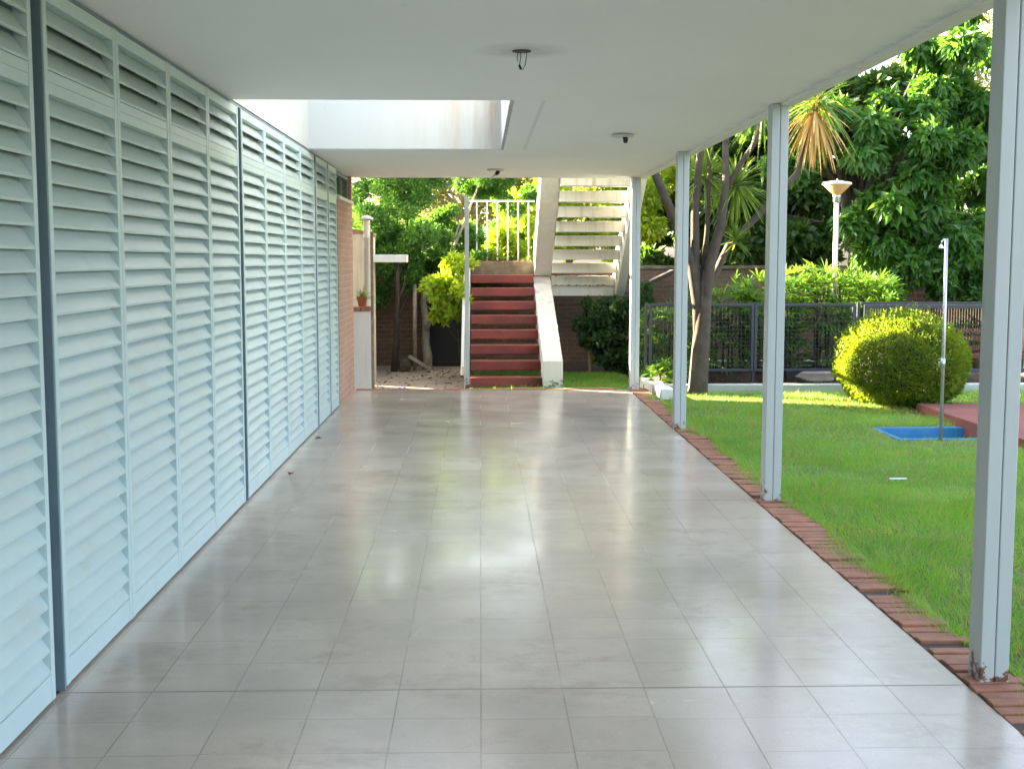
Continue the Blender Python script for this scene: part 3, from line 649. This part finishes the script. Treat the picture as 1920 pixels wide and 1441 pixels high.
mb = MB(); mb.tube([(4.105, 10.925, 1.745), (4.075, 10.91, 1.75), (4.055, 10.90, 1.73), (4.05, 10.90, 1.70)], .007, 8); mb.lathe([(.008, .03), (.024, .0), (.024, -.008), (0, -.008)], (4.05, 10.90, 1.675), 16); mb.build('shower_head', 'galv', r, smooth=True)
mb = MB(); mb.tube([(4.11, 10.92, .665), (4.075, 10.91, .665), (4.068, 10.91, .62)], .010, 10); mb.tube([(4.085, 10.9, .665), (4.085, 10.9, .695)], .006, 8); mb.box((4.06, 10.895, .693), (4.105, 10.905, .700)); mb.tube([(4.112, 10.93, .61), (4.112, 10.93, .70)], .020, 12); mb.build('tap', 'galv', r, smooth=True)

# ================================================================= GARDEN LAMP
lx, ly = 4.86, 17.0
r = thing('garden_lamp', 'garden lamp with upturned cream cone on a peeling pole behind the palms', 'lamp post', (lx, ly, 0))
MB().tube([(lx+.02, ly, -.05), (lx, ly, 1.2), (lx, ly, 2.36)], [.036, .034, .032], 14).build('pole', 'paintpole', r, smooth=True)
MB().lathe([(.034, 2.34), (.050, 2.36), (.050, 2.42), (.058, 2.44), (.04, 2.45)], (lx, ly, 0), 20).build('collar', 'galv', r, smooth=True)
bw_ = MB().lathe([(.045, 2.445), (.062, 2.46), (.19, 2.585), (.186, 2.588), (.058, 2.468), (0, 2.46)], (lx, ly, 0), 32).build('bowl', 'bowl', r, smooth=True)
MB().lathe([(.192, 2.583), (.200, 2.59), (.19, 2.615), (.06, 2.635), (.012, 2.64), (.01, 2.66), (0, 2.66)], (lx, ly, 0), 32).build('lid', 'white_render', r, smooth=True)

# ================================================================= ROUND BUSH
bx, by, bz = 4.66, 13.62, .44
r = thing('round_bush', 'clipped ball-shaped bush on the lawn beside the red platform', 'bush', (bx, by, -.03))
mb = MB()
for q in range(9):
    a = q*2*math.pi/9+random.uniform(-.3, .3); limb(mb, (bx+.06*math.cos(a), by+.06*math.sin(a), -.06), (bx+.42*math.cos(a), by+.42*math.sin(a), .45), .02, .007, .12, 5, 5)
mb.tube([(bx, by, -.10), (bx, by, -.02), (bx, by, .06)], [.10, .085, .05], 10)
mb.build('stems', 'bark', r)
n = 40000; d = unit(RNG.normal(size=(n, 3))); wob = 1+.035*np.sin(d[:, 0]*9+1)*np.sin(d[:, 2]*8)+.03*np.sin(d[:, 1]*11+d[:, 0]*7)
rr = (.86+.14*RNG.random(n)**.5)*wob; P = np.array([[bx, by, bz]])+d*rr[:, None]*np.array([[.70, .70, .53]])
P = P[P[:, 2] > -.02]; d = unit((P-np.array([[bx, by, bz]]))/np.array([[.7, .7, .53]])); n = len(P)
v, f = leaves(P, d+RNG.normal(size=(n, 3))*.6+np.array([[0, 0, .35]]), RNG.uniform(.025, .05, n), RNG.uniform(.012, .02, n), nrm=d)
# sprigs standing proud of the clipped surface
m_ = 900; d2 = unit(RNG.normal(size=(m_, 3))+np.array([[0, 0, .5]])); base = np.array([[bx, by, bz]])+d2*np.array([[.70, .70, .53]]); k = base[:, 2] > .15; base, d2 = base[k], d2[k]
PP = []; DD = []
for j in range(7): PP.append(base+(d2*.35+np.array([[0, 0, .9]]))*.009*j); DD.append(RNG.normal(size=base.shape)*.8+np.array([[0, 0, .7]])+d2*.4)
d3 = unit(RNG.normal(size=(70, 3))+np.array([[0, 0, .9]])); d3 = d3[d3[:, 2] > 0]; b3 = np.array([[bx, by, bz]])+d3*np.array([[.70, .70, .53]])
for j in range(14): PP.append(b3+(d3*.6+np.array([[0, 0, .8]]))*.008*j); DD.append(RNG.normal(size=b3.shape)*.8+d3*.4)
v2, f2 = leaves(np.concatenate(PP), np.concatenate(DD), .028, .013)
np_mesh('foliage', np.concatenate([v, v2]), np.concatenate([f, f2+len(v)]), 'box', r)
mb = MB(); mb.lathe([(0, -.40), (.3, -.36), (.5, -.2), (.56, 0), (.5, .2), (.3, .36), (0, .42)], (bx, by, bz), 20); mb.build('shade_core', 'core', r)  # solid core, the shade inside the bush is put into its dark colour

# ================================================================= FAN PALMS behind the fence
def fan_palm(x, y, h, n, label, w=.45, seed=0):
    rr = np.random.default_rng(seed); r = thing('fan_palm', label, 'palm', (x, y, -.03), 'fan palms behind the fence')
    mb = MB(); V = []; Fc = []; off = 0
    n = int(n*1.9)
    for q in range(max(5, n//22)):
        sx_, sy_ = x+rr.uniform(-w, w)*.8, y+rr.uniform(-.25, .25); mb.tube([(sx_, sy_, -.06), (sx_+rr.uniform(-.05, .05), sy_, h*.4), (sx_+rr.uniform(-.12, .12), sy_, h*.75)], [.014, .012, .008], 6)
    mb.tube([(x-w, y-.1, -.09), (x, y+.02, -.07), (x+w, y-.1, -.09)], .2, 6)
    mb.build('stems', 'barkdark', r, smooth=True)
    for q in range(n):
        zz = h*rr.uniform(.05, 1)**.75*.93; c = np.array([x+rr.uniform(-w, w), y+rr.uniform(-.33, .33), zz])
        a = rr.uniform(0, 2*np.pi); el = rr.uniform(-.1, .9) if zz < h*.8 else rr.uniform(.3, 1.3)
        D = np.array([np.cos(a)*np.cos(el), np.sin(a)*np.cos(el), np.sin(el)]); Sd = np.cross(D, [0, 0, 1.]); Sd /= np.linalg.norm(Sd)+1e-6
        k = rr.integers(6, 10); ang = np.linspace(-1.25, 1.25, k); Ds = D[None]*np.cos(ang)[:, None]+Sd[None]*np.sin(ang)[:, None]
        global RNG
        v, f = blades(np.tile(c, (k, 1)), Ds, rr.uniform(.17, .29)*(1-.2*np.abs(ang)), .032, rr.uniform(.15, .55), 3)
        V.append(v); Fc.append(f+off); off += len(v)
    np_mesh('fronds', np.concatenate(V), np.concatenate(Fc), 'rhapis', r); return r
fan_palm(2.42, 16.25, .98, 110, 'sunlit fan palm at the left end of the mesh fence', .34, 1)
fan_palm(3.25, 16.7, 1.28, 150, 'fan palm just right of the grey sword-leaved tree trunk', .45, 2)
fan_palm(3.95, 16.8, 1.42, 170, 'fan palm seen either side of the second porch post', .45, 3)
fan_palm(4.65, 16.9, 1.56, 180, 'tallest fan palm, around the garden lamp pole', .45, 4)
fan_palm(5.35, 17.2, 1.42, 150, 'dark fan palm right of the garden lamp, above the fence joint', .4, 5)
fan_palm(2.35, 15.5, .30, 26, 'low yellowish fan palm sprouting beside the white curb end', .2, 6)

# ================================================================= SWORD-LEAVED TREE (cordyline habit)
tx, ty = 2.62, 14.75
r = thing('sword_leaf_tree', 'many-stemmed tree with spiky sword-leaf tufts behind the third post', 'tree', (tx, ty, -.05))
mb = MB()
mb.tube([(tx-.02, ty, -.12), (tx-.015, ty, .05), (tx, ty, .5), (tx+.04, ty, 1.0), (tx+.05, ty, 1.45)], [.15, .118, .108, .095, .03], 12, True, .07)
def br(pts, r0, r1): mb.tube(pts, [r0+(r1-r0)*i/(len(pts)-1) for i in range(len(pts))], 9, True, .08)
br([(tx-.01, ty, .6), (tx-.03, ty, 1.0), (tx-.10, ty+.03, 1.5), (tx-.32, ty+.05, 2.05), (tx-.55, ty, 2.55), (tx-.70, ty-.05, 3.0)], .075, .045)
br([(tx, ty, .6), (tx-.01, ty+.02, 1.0), (tx-.06, ty+.06, 1.5), (tx-.07, ty+.08, 2.1), (tx-.04, ty, 2.75), (tx, ty, 3.3)], .07, .035)
br([(tx+.01, ty, .55), (tx+.05, ty, 1.0), (tx+.10, ty-.03, 1.5), (tx+.22, ty-.05, 2.0), (tx+.27, ty-.05, 2.45), (tx+.25, ty-.05, 3.1)], .085, .035)
br([(tx+.27, ty-.05, 2.38), (tx+.45, ty, 2.7), (tx+.62, ty, 2.95), (tx+.72, ty, 3.3)], .035, .025)
br([(tx+.03, ty, .8), (tx+.08, ty+.04, 1.2), (tx+.35, ty+.1, 1.75), (tx+.75, ty+.12, 2.15), (tx+1.15, ty+.1, 2.6), (tx+1.32, ty, 3.35)], .05, .03)
br([(tx+.02, ty+.05, 1.3), (tx+.08, ty+.1, 1.9), (tx+.10, ty+.1, 2.6), (tx+.05, ty+.1, 3.2)], .035, .02)
mb.build('trunk', 'bark', r, smooth=True)
def tuft(c, n, L, m, up=.35, dead=False, nm='leaf_tuft'):
    d = unit(RNG.normal(size=(n, 3))+np.array([[0, 0, -1.2 if dead else up]])); v, f = blades(np.tile([c], (n, 1))+d*.03, d, RNG.uniform(.7, 1.1, n)*L, .026 if not dead else .034, .45 if dead else .28, 4); np_mesh(nm, v, f, m, r)
tuft((tx+.45, ty+.25, 2.45), 170, .55, 'cordy'); tuft((tx+.08, ty+.3, 2.55), 140, .5, 'cordy'); tuft((tx+.40, ty-.02, 1.78), 60, .28, 'cordy', 1.2)
tuft((tx-.1, ty+.1, 3.3), 120, .6, 'cordy'); tuft((tx+.7, ty, 3.35), 120, .6, 'cordy')
tuft((tx+1.34, ty-.05, 3.42), 130, .62, 'cordy', .3); tuft((tx+1.30, ty-.05, 3.30), 90, .50, 'deadcordy', dead=True, nm='dry_leaf_skirt')

# ================================================================= TREES AND SHRUBS
tree('conifer_tree', 'bright green fluffy tree with a dark slim trunk on the left of the patio', 'tree', (-1.28, 18.55, -.09),
     [(-1.75, 18.9, 2.6, .55, .4, .9), (-1.2, 18.85, 2.2, .6, .4, .85), (-.9, 19.0, 1.5, .5, .35, .6), (-1.45, 19.0, 1.35, .5, .35, .5), (-1.0, 19, 3.0, .7, .4, .6), (-1.7, 19, 1.8, .4, .35, .5)], 60000, .055, .026, 'thuja', 'barkdark', .055, (-1.22, 18.7, 1.5), 'trees beyond the porch', 14, -.2)
tree('conifer_tree', 'bright green fluffy tree with a pale bent trunk near the black panel', 'tree', (-.80, 18.9, -.09),
     [(-.40, 19.3, 2.0, .42, .35, .5), (-.7, 19.3, 1.4, .42, .35, .5), (-.2, 19.3, 1.6, .4, .3, .45), (.10, 19.9, 2.9, .5, .4, .35), (.55, 20.1, 2.6, .35, .3, .3), (.3, 20.2, 1.9, .5, .3, .5)], 42000, .055, .026, 'thuja', 'barkpale', .08, (-.85, 19.1, 1.1), 'trees beyond the porch', 12, -.2)
o = MB().tube([(-.985, 18.8, -.09), (-.98, 18.8, 1.2)], .032, 10).build('clothes_pole', 'barkpale', loc=(-.985, 18.8, -.09), smooth=True); tag(o, 'straight pale pole standing between the two tree trunks on the patio', 'pole')
tree('citrus_bush', 'sunlit yellow-green citrus bush left of and behind the red stairs', 'bush', (-.26, 17.7, -.09),
     [(-.50, 17.5, 1.10, .26, .25, .30), (-.34, 17.5, .95, .16, .2, .26), (-.30, 17.7, 1.42, .2, .25, .25), (-.70, 17.5, 1.18, .14, .12, .12), (-.58, 17.5, .78, .10, .1, .12), (.25, 19.5, 1.75, .5, .25, .35), (.65, 19.6, 1.9, .4, .25, .4)], 7000, .095, .048, 'citrus', 'bark', .02, (-.30, 17.65, .9), None, 16, .1, .25, 10, (.16, .36))
tree('ivy_shrub', 'dark leafy shrub under the white flight of stairs', 'shrub', (1.85, 18.0, -.06),
     [(1.90, 18.0, .50, .40, .35, .48), (2.1, 17.9, .80, .32, .3, .35), (1.66, 18.1, .78, .28, .3, .24), (1.98, 17.9, .18, .36, .3, .26), (1.60, 18.0, .55, .2, .2, .22)], 14000, .065, .045, 'ivy', 'barkdark', .04, (1.85, 18, .6), None, 22, .5, .2, 10, (.18, .34))
o = MB().tube([(1.60, 18.0, -.08), (1.58, 18.1, .33)], .018, 8).build('wooden_stake', 'stake', loc=(1.6, 18.0, -.08)); tag(o, 'raw wooden stake leaning beside the dark leafy shrub', 'stake')
tree('climbing_vine', 'thin green vine trailing beside the farthest post', 'vine', (2.22, 17.2, -.03),
     [(2.28, 17.2, .5, .10, .1, .5), (2.30, 17.2, 1.1, .09, .1, .35)], 1500, .05, .04, 'ivy', 'barkdark', .012, (2.3, 17.2, 1.3), None, 6, .3, .3)
tree('vine_tree', 'yellow-green sunlit tree rising behind the white upper stairs', 'tree', (1.5, 20.6, -.03),
     [(1.3, 20.8, 2.2, .9, .5, .9), (2.6, 20.6, 2.3, .7, .5, .9), (2.3, 20.7, 3.2, 1.0, .5, .8), (3.4, 21, 2.9, .6, .5, .6), (1.7, 20.6, 4.6, 1.2, .7, 1.0), (.3, 21.4, 5.2, 1.1, .7, .9), (2.9, 20.4, 4.6, .8, .6, .7)], 34000, .12, .065, 'vine', 'bark', .09, (1.5, 20.7, 2.4), 'trees beyond the brick wall', 12, .4)  # highest clumps are added out of view to shade the broadleaf tree
tree('sparse_tree', 'thin yellowish tree showing white sky through its twigs', 'tree', (-.1, 24.5, 0),
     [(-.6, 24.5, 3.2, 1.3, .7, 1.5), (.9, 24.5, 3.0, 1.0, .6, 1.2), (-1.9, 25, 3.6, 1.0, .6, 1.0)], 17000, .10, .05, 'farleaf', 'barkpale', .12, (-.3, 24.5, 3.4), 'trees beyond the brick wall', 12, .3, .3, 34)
tree('pine_tree', 'dark tree behind the left of the fluffy patio trees', 'tree', (-2.3, 23.5, 0),
     [(-2.9, 23.5, 3.0, 1.1, .7, 1.3), (-1.9, 23.3, 2.3, .8, .6, .8)], 16000, .09, .04, 'thuja', 'barkdark', .12, (-2.3, 23.5, 3.0), 'trees beyond the brick wall', 12, 0)
tree('broadleaf_tree', 'big tree with large drooping glossy leaves behind the shower pole', 'tree', (5.4, 18.3, -.03),
     [(5.3, 18.2, 3.5, 1.0, .6, .9), (6.2, 18.0, 3.2, .9, .6, 1.0), (6.0, 17.8, 2.2, .75, .5, .9), (6.6, 18.0, 1.9, .8, .5, .8), (6.9, 18.2, 4.3, 1.0, .7, .9), (7.2, 18.4, 2.9, .7, .6, .9), (4.6, 18.4, 3.5, .7, .5, .7), (6.3, 17.9, 1.35, .6, .4, .45)], 30000, .17, .085, 'magnolia', 'barkdark', .16, (5.6, 18.6, 3.0), None, 15, .9, .35, 10, (.18, .34))
tree('dark_shrub', 'dark shrub low behind the iron gate right of the round bush', 'shrub', (7.2, 17.9, -.03),
     [(7.2, 17.9, .9, .9, .4, .6), (8.2, 18.2, 1.3, .9, .5, .9), (7.4, 18.2, 1.7, .5, .4, .5)], 12000, .11, .05, 'magnolia', 'barkdark', .06, (7.2, 17.9, .9), None, 12, .5)
tree('background_tree', 'very dark tree in the shade behind the garden lamp', 'tree', (4.8, 21.5, 0),
     [(4.5, 21.3, 1.9, 1.2, .6, 1.2), (5.8, 21.3, 2.0, 1.2, .6, 1.3), (5.0, 21.5, 3.6, 1.5, .7, 1.3), (3.5, 21.5, 2.4, .9, .6, 1.2), (5.8, 22.2, 4.6, 1.5, .7, 1.1), (4.2, 22.2, 3.6, 1.2, .7, 1.2), (4.0, 20.8, 1.9, .9, .45, .6), (5.3, 20.6, 1.8, .9, .45, .7), (2.9, 21.3, 1.6, .6, .4, .5), (6.1, 21.2, 2.9, .8, .5, .8), (5.4, 22.5, 3.1, 1.1, .6, 1.0)], 72000, .17, .09, 'darkleaf', 'barkdark', .16, (4.8, 21.5, 2.4), 'trees beyond the brick wall', 12, .4)
tree('background_tree', 'very dark tree behind the upper part of the broadleaf tree', 'tree', (7.5, 21.5, 0),
     [(7.0, 21.5, 2.0, 1.2, .7, 1.3), (8.6, 21.5, 1.6, 1.3, .7, 1.2), (7.2, 21.6, 3.8, 1.1, .7, 1.3), (10.3, 22, 1.5, 1.3, .8, 1.4)], 30000, .17, .09, 'darkleaf', 'barkdark', .16, (7.5, 21.5, 2.4), 'trees beyond the brick wall', 12, .4)
tree('hazy_tree', 'pale airy tree against the white sky at the right', 'tree', (11.5, 28, 0),
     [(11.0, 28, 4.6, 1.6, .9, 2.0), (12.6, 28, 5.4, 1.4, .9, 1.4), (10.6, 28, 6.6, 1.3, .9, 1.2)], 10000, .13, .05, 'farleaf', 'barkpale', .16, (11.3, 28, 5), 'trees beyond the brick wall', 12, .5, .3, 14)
tree('sun_screen_tree', 'tall narrow cypress added out of view to narrow the sun shaft', 'tree', (-3.0, 18.75, -.09),
     [(-3.0, 18.80, 3.2+i*.7, .46-.03*i, .46-.03*i, .6) for i in range(6)], 26000, .07, .035, 'darkleaf', 'barkdark', .12, (-3.0, 18.75, 6.5), None, 10, -.4, .2)  # unseen tree added so its crown shades the far side of the bush
tree('background_tree', 'dark bushy tree beyond the wall at the far right, behind the pale airy tree', 'tree', (12.3, 22.5, 0),
     [(11.2, 22.5, 2.2, 1.6, .8, 1.7), (13.2, 22.5, 2.6, 1.6, .8, 1.9), (12.4, 22.8, 4.6, 1.5, .8, 1.3)], 16000, .2, .10, 'darkleaf', 'barkdark', .16, (12.3, 22.5, 3.2), 'trees beyond the brick wall', 12, .4)
